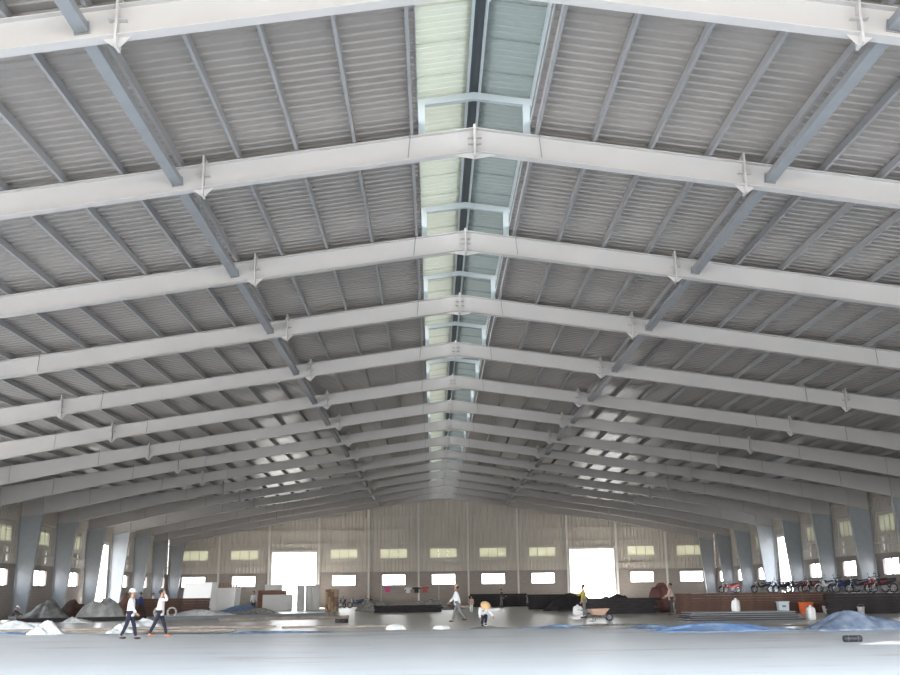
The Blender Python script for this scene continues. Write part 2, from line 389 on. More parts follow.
# ------------------------------------------------------------------ walls
def ribbed_wall(name, axis, pos, a0, a1, z0, topf, holes, material, inward):
    """vertical ribbed cladding; axis 'x' = wall spans X at Y=pos, axis 'y' = wall spans Y at X=pos; holes = (a, b, z0, z1)"""
    mb = MB(); a = a0; pts = []
    while a < a1 - 0.01:
        for da, dd in ((0, 0), (0.24, 0), (0.28, 0.045), (0.36, 0.045)):
            if a + da < a1: pts.append((a + da, dd))
        a += 0.40
    pts.append((a1, 0))
    def P(t, d, z): return (t, pos + inward * d, z) if axis == 'x' else (pos + inward * d, t, z)
    for (ta, da), (tb, db) in zip(pts[:-1], pts[1:]):
        mid = (ta + tb) / 2; spans = [(z0, None)]
        cuts = sorted((h[2], h[3]) for h in holes if h[0] < mid < h[1])
        z = z0
        for ca, cbz in cuts:
            if ca > z: mb.add([P(ta, da, z), P(tb, db, z), P(tb, db, ca), P(ta, da, ca)], [(0, 1, 2, 3)])
            z = max(z, cbz)
        mb.add([P(ta, da, z), P(tb, db, z), P(tb, db, topf(tb)), P(ta, da, topf(ta))], [(0, 1, 2, 3)])
    return struct(mb.build(name, material))
def brick_wall(name, axis, pos, a0, a1, z1, holes, parent, thick=0.2):
    mb = MB(); xs = sorted({a0, a1} | {h[0] for h in holes} | {h[1] for h in holes})
    def bx(t0, t1, za, zb):
        c = ((t0 + t1) / 2, pos, (za + zb) / 2) if axis == 'x' else (pos, (t0 + t1) / 2, (za + zb) / 2)
        sz = (t1 - t0, thick, zb - za) if axis == 'x' else (thick, t1 - t0, zb - za)
        mb.box(c, sz)
    for ta, tb in zip(xs[:-1], xs[1:]):
        z = 0.0; mid = (ta + tb) / 2
        for h in sorted(h for h in holes if h[0] < mid < h[1]):
            if h[2] > z: bx(ta, tb, z, h[2])
            z = max(z, h[3])
        if z < z1: bx(ta, tb, z, z1)
    return mb.build(name, M['brick'], parent)
WINN = [0]; DOORN = [0]
def window(axis, pos, c, w, z0, z1, inward, panes=True):
    WINN[0] += 1
    root = empty(f'window_{WINN[0]}', (c, pos, z0) if axis == 'x' else (pos, c, z0), 0 if axis == 'x' else PI / 2); struct(root)
    f = MB(); t = 0.07; h = z1 - z0
    for x in (-w / 2 + t / 2, w / 2 - t / 2): f.box((x, 0, h / 2), (t, 0.16, h))
    for z in (t / 2, h - t / 2): f.box((0, 0, z), (w - 2 * t, 0.16, t))
    for x in (-w / 2 - 0.10, w / 2 + 0.10): f.box((x, 0, h / 2), (0.22, 0.13 if panes != 1 or panes is True else 0.09, h + 0.36))
    for z in (-0.09, h + 0.09): f.box((0, 0, z), (w + 0.02, 0.13 if panes != 1 or panes is True else 0.09, 0.18))
    n = 3 if panes is True else 2 if not panes else 1
    for i in range(1, n): f.box((-w / 2 + w * i / n, 0, h / 2), (0.06 if panes else 0.035, 0.10, h - 2 * t))
    f.build('window_frame', M['clad'] if panes else M['brickgrey'], root)
    if panes:
        for i in range(n):
            pw = w / n - 0.065; p = MB(); x = -w / 2 + w * (i + 0.5) / n
            nl = 5
            for j in range(nl):
                zz = t + (h - 2 * t) * (j + 0.5) / nl
                p.box((x, 0, zz), (pw, 0.012, (h - 2 * t) / nl * 1.04), Euler((0.22 if axis == 'x' else -0.22, 0, 0)))
            p.build('window_pane', M['louvre'] if panes is True else M['ventpane'], root)
def door_opening(axis, pos, c, w, z1):
    DOORN[0] += 1
    root = empty(f'door_{DOORN[0]}', (c, pos, 0) if axis == 'x' else (pos, c, 0), 0 if axis == 'x' else PI / 2); struct(root)
    f = MB()
    for x in (-w / 2 - 0.06, w / 2 + 0.06): f.box((x, 0, z1 / 2), (0.12, 0.26, z1))
    f.box((0, 0, z1 + 0.12), (w + 0.24, 0.30, 0.24))
    f.build('door_frame', M['gable'], root)
BR = 3.75
UW, UZ0, UZ1, LW, LZ0, LZ1 = 3.1, 5.15, 6.32, 2.65, 2.28, 3.48
DW, DZ = 4.9, 5.95
holes_u, holes_l = [], []
for i in range(-5, 6):
    c = i * BAY + 0.05
    if abs(i) == 3:
        holes_u.append((c - DW / 2, c + DW / 2, 0, DZ)); holes_l.append((c - DW / 2, c + DW / 2, 0, BR)); door_opening('x', YW, c, DW, DZ)
    else:
        holes_u.append((c - UW / 2, c + UW / 2, UZ0, UZ1)); window('x', YW, c, UW, UZ0, UZ1, -1)
        holes_l.append((c - LW / 2, c + LW / 2, LZ0, LZ1)); window('x', YW, c, LW, LZ0, LZ1, -1, False)
wb = ribbed_wall('wall_back', 'x', YW + 0.02, -HALF, HALF, BR, lambda x: rz(x) + 0.25, holes_u, M['clad'], -1)
wl = MB()
brick_wall('brick_base', 'x', YW + 0.04, -HALF, HALF, BR, holes_l, wb, 0.18)
g = MB()
for z in (4.45, 6.85, 8.3, 9.75):
    xm = min(HALF - 0.6, (ZR - z - 0.3) / SL)
    segs = [(-xm, xm)]
    g_ = MB()
    if z < DZ: segs = [(-xm, -3 * BAY - 2.6), (-3 * BAY + 2.65, 3 * BAY - 2.6), (3 * BAY + 2.65, xm)]
    for a, b in segs: g_.box(((a + b) / 2, YW - 0.08, z), (b - a, 0.07, 0.12))
    g_.build('girt', M['clad'], wb)
# end-wall columns
gc = 0
for i in range(10):
    x = (i - 4.5) * BAY + 0.05
    zt = rz(x) - depth(abs(x)) - 0.02
    root = empty('gable_column', (x, YW - 0.30, 0))
    c = MB(); hw = 0.13
    c.box((0, 0, zt / 2), (0.016, 0.22, zt)); c.box((0, -0.11, zt / 2), (0.19, 0.018, zt)); c.box((0, 0.11, zt / 2), (0.19, 0.018, zt))
    c.build('shaft', M['gable'], root)
    MB().box((0, 0, 0.012), (0.34, 0.34, 0.024)).build('base_plate', M['gable'], root)
    lab = f'{ORD[i]} pale upright gable column from the left on the back wall' if i < 5 else f'{ORD[9-i]} pale upright gable column from the right on the back wall'
    tag(root, lab, 'column', 'gable columns on the back wall')
# side walls, from the fifth bay back
Y_S0 = FY(4) - 0.4
for s in (-1, 1):
    hu, hl = [], []
    pos = s * HALF
    for k in range(4, 13):
        ya, yb = FY(k), FY(k + 1); c = (ya + yb) / 2 + 2.05
        if k == 9:
            c -= 0.75; hu.append((c - 2.4, c + 2.4, 0, DZ)); hl.append((c - 2.4, c + 2.4, 0, BR)); door_opening('y', pos, c, 4.8, DZ)
        else:
            hu.append((c - 1.3, c + 1.3, UZ0, UZ1 + 0.1)); window('y', pos, c, 2.6, UZ0, UZ1 + 0.1, -s)
            hl.append((c - 1.3, c + 1.3, LZ0 - 0.05, LZ1 - 0.05)); window('y', pos, c, 2.6, LZ0 - 0.05, LZ1 - 0.05, -s, False)
            hu.append((c + 0.55, c + 1.05, 3.85, 4.95)); window('y', pos, c + 0.8, 0.5, 3.85, 4.95, -s, 1)
    YS = Y_S0 if s < 0 else FY(0)
    w_ = ribbed_wall('wall_left' if s < 0 else 'wall_right', 'y', s * (HALF + 0.02), YS, YW, BR, lambda y: rz(HALF) + 0.22, hu, M['clad'], -s)
    brick_wall('brick_base', 'y', s * (HALF + 0.04), YS, YW, BR, hl, w_, 0.18)
    for z in (4.45, 6.75, 7.6):
        g_ = MB(); segs = [(YS, YW - 0.4)]
        if z < DZ: c9 = (FY(9) + FY(10)) / 2 + 1.3; segs = [(YS, c9 - 2.6), (c9 + 2.6, YW - 0.4)]
        for a, b in segs: g_.box((s * (HALF - 0.12), (a + b) / 2, z), (0.07, b - a, 0.14))
        g_.build('girt', M['clad'], w_)

# ------------------------------------------------------------------ people
def mesh_from_skin(name, verts, edges, radii, material, parent, sub=1, root=0):
    me = bpy.data.meshes.new(name); me.from_pydata([tuple(v) for v in verts], edges, [])
    tmp = bpy.data.objects.new(name + '_tmp', me); COL.objects.link(tmp)
    sk = tmp.modifiers.new('skin', 'SKIN'); sk.use_smooth_shade = True; sk.branch_smoothing = 0.3
    for i, r in enumerate(radii):
        d = me.skin_vertices[0].data[i]; d.radius = r if isinstance(r, tuple) else (r, r); d.use_root = (i == root)
    if sub:
        sm = tmp.modifiers.new('sub', 'SUBSURF'); sm.levels = sub; sm.render_levels = sub
    dg = bpy.context.evaluated_depsgraph_get(); dg.update()
    new = bpy.data.meshes.new_from_object(tmp.evaluated_get(dg)); new.name = name
    bpy.data.objects.remove(tmp); bpy.data.meshes.remove(me)
    new.materials.clear(); new.materials.append(material)
    new.polygons.foreach_set('use_smooth', [True] * len(new.polygons))
    o = bpy.data.objects.new(name, new); COL.objects.link(o); o.parent = parent
    return o

def person(label, loc, heading, shirt, trousers, hat='hair', legs=((22, 5), (-22, 12)), arms=((-15, 15), (15, 20)), lean=4, nod=0, h=1.70,
           abd=(8, 8), shoes='black', group=None, sleeves='long', hatmat='white', group_=None):
    """legs and arms: (swing, bend) in degrees for the left and the right side; forward is +"""
    root = empty('person', loc, heading); tag(root, label, 'person', group)
    k = h / 1.70; rad = math.radians
    def dirf(a): return Vector((0, math.sin(rad(a)), -math.cos(rad(a))))
    V = {}; hip = Vector((0, 0, 0)); up = Vector((0, math.sin(rad(lean)), math.cos(rad(lean)))); fwd = Vector((0, up.z, -up.y))
    V['pelvis'] = hip; V['belly'] = hip + up * 0.17; V['chest'] = hip + up * 0.36; V['neckbase'] = hip + up * 0.50
    hu = Vector((0, math.sin(rad(lean - nod)), math.cos(rad(lean - nod)))); hf = Vector((0, hu.z, -hu.y))
    V['neck'] = V['neckbase'] + hu * 0.07
    V['jaw'] = V['neck'] + hu * 0.055 + hf * 0.03; V['face'] = V['neck'] + hu * 0.125 + hf * 0.012; V['crown'] = V['neck'] + hu * 0.20
    V['nose'] = V['neck'] + hu * 0.105 + hf * 0.118
    for s, n in ((-1, 'l'), (1, 'r')):
        i = 0 if s < 0 else 1
        V['ear' + n] = V['face'] + Vector((s * 0.088, 0, 0)) - hf * 0.015
        V['hip' + n] = hip + Vector((s * 0.09, 0, -0.03))
        a, b = legs[i]
        V['knee' + n] = V['hip' + n] + dirf(a) * 0.41; V['ank' + n] = V['knee' + n] + dirf(a - b) * 0.41
        V['heel' + n] = V['ank' + n] + Vector((0, -0.02, -0.045)); V['toe' + n] = V['ank' + n] + Vector((0, 0.15, -0.05))
        V['sho' + n] = hip + up * 0.465 + Vector((s * 0.175, 0, 0))
        sw, be = arms[i]; ab = math.sin(rad(abd[i]))
        base = math.degrees(math.atan2(up.y, up.z)) * 0
        V['elb' + n] = V['sho' + n] + (dirf(sw + base) + Vector((s * ab, 0, 0))).normalized() * 0.285
        fd = (dirf(sw + be) + Vector((s * ab * 0.3, 0, 0))).normalized()
        V['wri' + n] = V['elb' + n] + fd * 0.245
        V['palm' + n] = V['wri' + n] + fd * 0.075
        side = Vector((0, fd.z, -fd.y))          # across the palm
        for f, (off, ln) in enumerate(((-0.033, 0.075), (-0.011, 0.088), (0.011, 0.082), (0.033, 0.064))):
            V[f'kn{f}{n}'] = V['palm' + n] + side * off + fd * 0.03
            V[f'ft{f}{n}'] = V[f'kn{f}{n}'] + fd * ln * 0.8 + Vector((-s * 0.028, 0, 0))
        V['th' + n] = V['wri' + n] + fd * 0.03 + side * 0.04; V['tt' + n] = V['th' + n] + fd * 0.05 + side * 0.025
    low = min(min(V['heell'].z, V['toel'].z), min(V['heelr'].z, V['toer'].z)) - 0.035
    for q in V: V[q] = Vector((V[q].x, V[q].y, V[q].z - low)) * k
    def graph(name, nodes, edges, m, sub=1):
        ids = {n: i for i, n in enumerate(nodes)}
        return mesh_from_skin(name, [V[n] for n in nodes], [(ids[a], ids[b]) for a, b in edges], [tuple(x * k for x in (r if isinstance(r, tuple) else (r, r))) for r in nodes.values()], m, root, sub)
    body = {'pelvis': 0.10, 'belly': 0.10, 'chest': 0.115, 'neckbase': 0.062, 'neck': 0.052, 'jaw': 0.068, 'face': 0.088, 'crown': 0.075, 'nose': 0.014}
    ed = [('pelvis', 'belly'), ('belly', 'chest'), ('chest', 'neckbase'), ('neckbase', 'neck'), ('neck', 'jaw'), ('jaw', 'face'), ('face', 'crown'), ('face', 'nose')]
    for n in 'lr':
        body.update({'ear' + n: 0.02, 'hip' + n: 0.085, 'knee' + n: 0.055, 'ank' + n: 0.036, 'toe' + n: 0.026, 'sho' + n: 0.055, 'elb' + n: 0.038, 'wri' + n: 0.025, 'palm' + n: 0.03})
        ed += [('face', 'ear' + n), ('pelvis', 'hip' + n), ('hip' + n, 'knee' + n), ('knee' + n, 'ank' + n), ('ank' + n, 'toe' + n), ('chest', 'sho' + n), ('sho' + n, 'elb' + n), ('elb' + n, 'wri' + n), ('wri' + n, 'palm' + n)]
        for f in range(4):
            body.update({f'kn{f}{n}': 0.011, f'ft{f}{n}': 0.008}); ed += [('palm' + n, f'kn{f}{n}'), (f'kn{f}{n}', f'ft{f}{n}')]
        body.update({'th' + n: 0.012, 'tt' + n: 0.009}); ed += [('wri' + n, 'th' + n), ('th' + n, 'tt' + n)]
    graph('body', body, ed, M['skin'])
    # shirt
    V['hem'] = V['pelvis'] - Vector((0, 0, 0.17 * k)) if max(legs[0][0], legs[1][0]) < 60 else V['pelvis'] - (V['belly'] - V['pelvis']) * 0.3
    st = max(legs[0][0], legs[1][0]) < 60
    sh = {'hem': 0.188 if st else 0.155, 'pelvis': 0.178 if st else 0.148, 'belly': 0.158 if st else 0.146, 'chest': (0.16, 0.145), 'neckbase': 0.08}
    se = [('hem', 'pelvis'), ('pelvis', 'belly'), ('belly', 'chest'), ('chest', 'neckbase')]
    for n in 'lr':
        sh.update({'sho' + n: 0.08, 'elb' + n: 0.064}); se += [('chest', 'sho' + n), ('sho' + n, 'elb' + n)]
        if sleeves == 'long': sh['wri' + n] = 0.048; se.append(('elb' + n, 'wri' + n))
    graph('shirt', sh, se, M[shirt])
    tr = {'pelvis': 0.122}; te = []
    for n in 'lr':
        tr.update({'hip' + n: 0.10, 'knee' + n: 0.076, 'ank' + n: 0.062}); te += [('pelvis', 'hip' + n), ('hip' + n, 'knee' + n), ('knee' + n, 'ank' + n)]
    graph('trousers', tr, te, M[trousers])
    for n in 'lr':
        c = (V['heel' + n] + V['toe' + n]) / 2
        mb = MB().ball((0, 0, 0), (0.048 * k, 0.13 * k, 0.038 * k)); o = mb.build('shoe', M[shoes], root, True, c)
    f3 = V['face']; cr = V['crown']; tilt = -rad(lean - nod)
    for s in (-1, 1):
        e = (V['face'] + (V['nose'] - V['face']) * 0.62 + Vector((s * 0.034 * k, 0, 0.022 * k)))
        MB().ball((0, 0, 0), 0.011 * k, 8, 6).build('eye', M['hair'], root, True, e)
    mo = V['jaw'] + (V['nose'] - V['face']) * 0.55 + Vector((0, 0, 0.005 * k))
    MB().ball((0, 0, 0), (0.022 * k, 0.008 * k, 0.006 * k), 8, 6).build('mouth', M['crate'], root, True, mo)
    if hat == 'none': return root
    hairm = MB(); hairm.ball((0, -0.012 * k, 0.0), (0.098 * k, 0.108 * k, 0.088 * k))
    ho = hairm.build('hair', M['hair'], root, True, cr - Vector((0, 0, 0.035 * k)) - Vector((0, 0.02 * k, 0))); ho.rotation_euler = (tilt, 0, 0)
    if hat == 'helmet':
        hm = MB().lathe([(0.165 * k, 0), (0.165 * k, 0.012 * k), (0.122 * k, 0.02 * k), (0.118 * k, 0.07 * k), (0.09 * k, 0.115 * k), (0.045 * k, 0.138 * k), (0.006 * k, 0.143 * k)], n=20)
        o = hm.build('helmet', M[hatmat], root, True, cr + Vector((0, 0.01 * k, -0.045 * k))); o.rotation_euler = (tilt, 0, 0)
    elif hat == 'cone':
        hm = MB().lathe([(0.26 * k, 0), (0.255 * k, 0.012 * k), (0.13 * k, 0.11 * k), (0.01 * k, 0.20 * k)], n=24)
        o = hm.build('conical_hat', M['straw'], root, True, cr + Vector((0, 0, -0.03 * k))); o.rotation_euler = (tilt, 0, 0)
    elif hat == 'cap':
        hm = MB().lathe([(0.108 * k, 0), (0.108 * k, 0.05 * k), (0.075 * k, 0.095 * k), (0.01 * k, 0.105 * k)], n=16)
        hm.hexa([(-0.07 * k, 0.08 * k, 0.004), (0.07 * k, 0.08 * k, 0.004), (0.06 * k, 0.20 * k, -0.006), (-0.06 * k, 0.20 * k, -0.006)],
                [(-0.07 * k, 0.08 * k, 0.014), (0.07 * k, 0.08 * k, 0.014), (0.06 * k, 0.20 * k, 0.004), (-0.06 * k, 0.20 * k, 0.004)])
        o = hm.build('cap', M[hatmat], root, True, cr + Vector((0, 0, -0.02 * k))); o.rotation_euler = (tilt, 0, 0)
    return root

RIGHT, LEFT, AWAY, TOCAM = -PI / 2, PI / 2, 0.0, PI
person('person in white helmet, white shirt and navy trousers striding across the pale slab', (-11.3, 35.9, 0.022), RIGHT, 'shirt_white', 'navy', 'helmet', ((17, 5), (-15, 9)), ((-8, 12), (14, 28)), 3, 4, 1.60)
person('person in pale pink shirt shading the face with one raised hand while walking', (-10.75, 37.6, 0.022), RIGHT, 'shirt_pink', 'navy', 'hair', ((20, 4), (-22, 6)), ((-12, 10), (82, 122)), 4, 2, 1.60, shoes='sandal')
person('person in blue jacket and black trousers walking behind the two striding people', (-21.9, 75.6, 0), LEFT, 'blue', 'darkcloth', 'cap', ((24, 5), (-24, 10)), ((10, 30), (-10, 25)), 5, 0, 1.72, hatmat='greycloth')
person('person in white shirt standing far back behind the rust-brown steel stack', (-27.0, 98.0, 0), RIGHT, 'shirt_white', 'greycloth', 'hair', ((4, 2), (-4, 2)), ((10, 40), (20, 60)), 5, 5, 1.70)
person('person in pale hat and dark clothes squatting by the white plastic at far left', (-24.7, 59.6, 0), RIGHT, 'darkcloth', 'greycloth', 'cap', ((98, 128), (92, 124)), ((48, 20), (40, 30)), 34, 10, 1.45, hatmat='shirt_white', shoes='sandal')
person('person in light shirt and dark trousers standing before the brown crate', (-16.3, 89.6, 0), TOCAM, 'shirt_white', 'navy', 'hair', ((6, 3), (-6, 3)), ((5, 12), (-4, 12)), 2, 6, 1.70)
person('person in white shirt and grey trousers walking across the middle of the hall', (0.1, 52.5, 0), LEFT, 'shirt_white', 'greycloth', 'cap', ((-22, 14), (20, 6)), ((-24, 12), (26, 22)), 7, 8, 1.76, hatmat='beigecloth')
person('small person in pale clothes standing beyond the walker in the middle', (1.6, 75.2, 0), TOCAM, 'beigecloth', 'shirt_white', 'hair', ((3, 2), (-3, 2)), ((5, 20), (-3, 12)), 2, 4, 1.15)
person('person in conical straw hat bending low in white and blue clothes', (1.0, 45.8, 0), TOCAM + 0.3, 'shirt_white', 'navy', 'cone', ((96, 122), (88, 116)), ((40, 15), (28, 20)), 48, 0, 1.50, abd=(25, 25))
person('person in yellow shirt carrying a white sack beside the wheelbarrow', (7.08, 57.2, 0), LEFT, 'yellow', 'greycloth', 'hair', ((6, 4), (-6, 4)), ((14, 6), (40, 70)), 4, 4, 1.72, abd=(10, 8))
person('person in beige shirt standing by the red tarp at the dark steel stack', (12.6, 60.6, 0), LEFT, 'beigecloth', 'darkcloth', 'hair', ((4, 2), (-4, 2)), ((20, 40), (12, 50)), 6, 8, 1.75)
person('person in dark clothes standing between the two dark stacks by the back wall', (5.4, 101.0, 0), RIGHT, 'darkcloth', 'greycloth', 'hair', ((8, 4), (-8, 4)), ((10, 20), (20, 50)), 6, 4, 1.70)

# ------------------------------------------------------------------ motorbikes
def make_motorbike(paint):
    r = empty('motorbike')
    for y in (-0.62, 0.64):
        w_ = MB().torus((0, y, 0.29), 0.245, 0.045, 'x', 20, 8).build('wheel', M['black'], r, True)
        rm = MB().torus((0, y, 0.29), 0.20, 0.014, 'x', 20, 6); rm.lathe([(0.05, -0.05), (0.05, 0.05)], (0, y, 0.29), 12, 'x')
        for q in range(5):
            a = 2 * PI * q / 5; rm.tube([(0, y, 0.29), (0, y + 0.2 * math.cos(a), 0.29 + 0.2 * math.sin(a))], 0.012, 5)
        rm.build('rim', M['chrome'], w_, True)
    b = MB()
    b.prism([(-0.11, -0.80, 0.72), (-0.11, -0.35, 0.50), (-0.11, 0.15, 0.42), (-0.11, 0.32, 0.50), (-0.11, 0.36, 0.86), (-0.11, 0.28, 0.86), (-0.11, 0.14, 0.55), (-0.11, -0.25, 0.70), (-0.11, -0.78, 0.80)], (0.22, 0, 0))
    b.build('body', M[paint], r, bevel=0.02)
    MB().box((0, -0.02, 0.34), (0.24, 0.36, 0.20)).lathe([(0.09, -0.16), (0.09, 0.16)], (0, 0.10, 0.36), 12, 'x').build('engine', M['strut'], r)
    MB().prism([(-0.12, -0.78, 0.80), (-0.12, 0.10, 0.72), (-0.12, 0.06, 0.80), (-0.12, -0.30, 0.83), (-0.12, -0.76, 0.90)], (0.24, 0, 0)).build('seat', M['black'], r, bevel=0.02)
    f = MB()
    for s in (-1, 1): f.tube([(s * 0.07, 0.64, 0.29), (s * 0.07, 0.42, 0.88)], 0.022, 8)
    f.build('fork', M['chrome'], r, True)
    hb = MB().tube([(-0.34, 0.26, 1.02), (-0.16, 0.36, 0.97), (0, 0.39, 0.93), (0.16, 0.36, 0.97), (0.34, 0.26, 1.02)], 0.018, 8).build('handlebar', M['black'], r, True)
    for s in (-1, 1):
        mi = MB().tube([(s * 0.24, 0.32, 1.0), (s * 0.27, 0.33, 1.13)], 0.008, 5); mi.ball((s * 0.29, 0.33, 1.16), (0.06, 0.015, 0.04), 10, 6)
        mi.build('mirror', M['black'], hb, True)
    MB().ball((0, 0.47, 0.86), (0.09, 0.08, 0.09)).build('headlight', M['chrome'], r, True)
    MB().tube([(0.13, 0.1, 0.26), (0.15, -0.2, 0.24), (0.16, -0.75, 0.36)], [0.02, 0.035, 0.045], 8).build('exhaust', M['chrome'], r, True)
    fd = MB(); fd.torus((0, 0.64, 0.30), 0.01, 0.01, 'x', 4, 4) if False else None
    pts = [(0, 0.64 + 0.32 * math.cos(a), 0.29 + 0.32 * math.sin(a)) for a in [math.radians(x) for x in range(20, 161, 20)]]
    fd.tube(pts, 0.03, 6).build('fender', M[paint], r, True)
    return r
bikes = {'black': make_motorbike('black'), 'red': make_motorbike('red'), 'blue': make_motorbike('blue'), 'white': make_motorbike('white')}
used = set()
def bike(colour, loc, rot, label, group):
    o = bikes[colour] if colour not in used else copy_tree(bikes[colour]); used.add(colour)
    o.location = loc; o.rotation_euler = (0, 0, rot); tag(o, label, 'motorbike', group)
bike('black', (-10.5, 109.0, 0), 0.5, 'black motorbike parked beside the timber pile, leftmost by the back wall', 'motorbikes by the back wall')
bike('blue', (-9.0, 108.6, 0), PI / 2 + 0.1, 'blue motorbike parked side-on by the back wall', 'motorbikes by the back wall')
bike('red', (-7.7, 108.2, 0), 0.35, 'red motorbike by the back wall, nearest the grey rubble', 'motorbikes by the back wall')
# low platform along the right wall and the motorbikes standing on it
struct(MB().box((26.35, 82.0, 0.54), (4.3, 42.0, 1.08)).build('trim_1', M['dusty']))
cols = ['black', 'red', 'black', 'blue', 'black', 'white', 'black', 'red', 'black', 'black', 'blue', 'black', 'red', 'black']
ys = [63.2, 64.7, 66.3, 69.0, 70.4, 71.7, 74.6, 76.1, 77.8, 81.4, 83.0, 86.0, 95.6, 97.4]
for i, (c, y) in enumerate(zip(cols, ys)):
    bike(c, (26.1 + 0.25 * math.sin(i * 2.1), y, 1.085), PI / 2 + 0.25 * math.sin(i * 1.7), f'{c} motorbike on the low platform along the right wall, {ORD[i]} from the near end', 'motorbikes on the right platform')

# ------------------------------------------------------------------ stacks of steel sections and boards
def c_section(L, h, d, t=0.012):
    prof = [(0, 0), (0, h), (d, h), (d, h - 0.04), (d - t, h - 0.04), (d - t, h - t), (t, h - t), (t, t), (d - t, t), (d - t, 0.04), (d, 0.04), (d, 0)]
    return MB().prism([(0, a, b) for a, b in prof], (L, 0, 0))
def bar_stack(x0, x1, y0, layers, rows, h, d, material, name, label, cat, group, jit=0.10, z0=0.0, yaw=0.0):
    first = None; cy, sy = math.cos(yaw), math.sin(yaw)
    for l in range(layers):
        for r in range(rows):
            if first is None: first = o = c_section(x1 - x0, h - 0.006, d - 0.01).build(name, material)
            else: o = first.copy(); COL.objects.link(o)
            dx, dy = random.uniform(-jit, jit), r * d
            o.location = (x0 + dx * cy - dy * sy, y0 + dx * sy + dy * cy, z0 + 0.002 + l * h); o.rotation_euler = (0, 0, yaw)
            tag(o, label, cat, group)
bar_stack(13.4, 22.9, 62.6, 8, 3, 0.15, 0.16, M['rust'], 'steel_section', 'rust-brown steel channel in the long neat stack at right', 'steel section', 'long rust-brown stack at right')
bar_stack(-22.9, -17.3, 76.6, 7, 3, 0.18, 0.18, M['rust'], 'steel_section', 'rust-brown steel channel in the stack behind the two striding people', 'steel section', 'rust-brown stack at left')
bar_stack(6.75, 10.4, 87.0, 7, 4, 0.17, 0.17, M['darksteel'], 'steel_section', 'black steel channel in the squarish stack left of the right back door', 'steel section', 'black stack left of the right back door')
bar_stack(2.5, 8.2, 105.6, 7, 3, 0.18, 0.18, M['darksteel'], 'steel_section', 'black steel channel in the long stack against the back wall', 'steel section', 'black stack against the back wall')
bar_stack(8.6, 13.0, 66.4, 6, 3, 0.16, 0.18, M['darksteel'], 'steel_section', 'black steel channel in the low stack right of the person in yellow', 'steel section', 'black stack before the right back door', 0.3)
bar_stack(20.6, 25.2, 57.8, 7, 3, 0.16, 0.17, M['darksteel'], 'steel_section', 'black steel channel in the stack at the right edge behind the blue tarp', 'steel section', 'black stack at the right edge')
bar_stack(-5.3, -0.7, 80.5, 4, 5, 0.13, 0.30, M['darksteel'], 'steel_section', 'black steel channel in the low flat pile in the middle of the hall', 'steel section', 'low black pile in the middle', 0.35, 0, 0.05)
for l in range(9):
    o = MB().box((0, 0, 0.022), (5.2 - 0.06 * l, 2.0, 0.044)).build('steel_plate', M['darksteel'] if l % 2 else M['strut'], loc=(12.9 + 0.12 * math.sin(l * 2), 48.4 + 0.1 * math.cos(l * 3), 0.002 + l * 0.046))
    tag(o, 'dark steel plate in the low stack under the crumpled white bag', 'steel plate', 'stack of dark plates')
# long members lying on the floor at left
def beam(x0, y0, x1, y1, label, material='strut', h=0.22):
    L = math.hypot(x1 - x0, y1 - y0); m = MB()
    m.box((L / 2, 0, h / 2), (L, 0.01, h - 0.02)); m.box((L / 2, 0, 0.006), (L, 0.18, 0.012)); m.box((L / 2, 0, h - 0.006), (L, 0.18, 0.012))
    o = m.build('steel_beam', M[material], loc=(x0, y0, 0.001)); o.rotation_euler = (0, 0, math.atan2(y1 - y0, x1 - x0)); tag(o, label, 'steel beam')
beam(-25.6, 62.4, -18.6, 65.0, 'long dark steel beam lying behind the squatting person', 'darksteel', 0.25)
beam(-18.0, 64.0, -8.2, 71.0, 'long grey steel beam lying beyond the two striding people')
beam(-13.4, 61.0, -6.2, 64.2, 'dusty steel beam lying between the grey beam and the blue strips', 'plank', 0.16)
for i, (x, y, L, a, lab) in enumerate(((-17.5, 47.5, 6.2, 0.06, 'dusty brown plank lying left of the striding person in the helmet'), (-12.0, 48.4, 7.5, -0.02, 'long dusty brown plank lying behind the two striding people'),
                            (-5.2, 46.6, 5.0, 0.03, 'dusty brown plank lying right of the striding person in pink'), (-13.6, 44.2, 8.6, 0.01, 'longest dusty brown plank at the edge of the pale slab'))):
    o = MB().box((0, 0, 0.035), (L, 0.38, 0.07)).build('plank', M['plank'], loc=(x, y, 0.001), bevel=0.006); o.rotation_euler = (0, 0, a); tag(o, lab, 'plank')

# ------------------------------------------------------------------ heaps and tarps
def heap(name, loc, rx, ry, h, material, seed, rough=0.35, power=1.6, n=44, rings=12, rz_=0.0):
    rnd = random.Random(seed); ph = [rnd.uniform(0, 6.28) for _ in range(12)]
    def noise(x, y): return sum(math.sin(x * (1.7 + 1.3 * i) + y * (1.1 + 1.7 * i) + ph[i]) / (1 + i * 0.6) for i in range(6)) / 3
    vs = [(0, 0, h * (1 + rough * 0.4 * noise(0, 0)))]; fs = []
    for r in range(1, rings + 1):
        t = r / rings
        for k in range(n):
            a = 2 * PI * k / n; e = 1 + 0.16 * math.sin(3 * a + ph[6]) + 0.10 * math.sin(7 * a + ph[7])
            x, y = t * math.cos(a) * e, t * math.sin(a) * e
            z = h * (1 - t ** power) * (1 + rough * noise(x * 2.2, y * 2.2)) + (0.0 if r < rings else 0)
            vs.append((x * rx, y * ry, max(0.004 if r < rings else 0.0, z)))
    for k in range(n): fs.append((0, 1 + k, 1 + (k + 1) % n))
    for r in range(rings - 1):
        for k in range(n): fs.append((1 + r * n + k, 1 + (r + 1) * n + k, 1 + (r + 1) * n + (k + 1) % n, 1 + r * n + (k + 1) % n))
    fs.append(tuple(1 + (rings - 1) * n + k for k in range(n - 1, -1, -1)))
    o = MB().add(vs, fs).build(name, material, None, True, loc); o.rotation_euler = (0, 0, rz_)
    return o
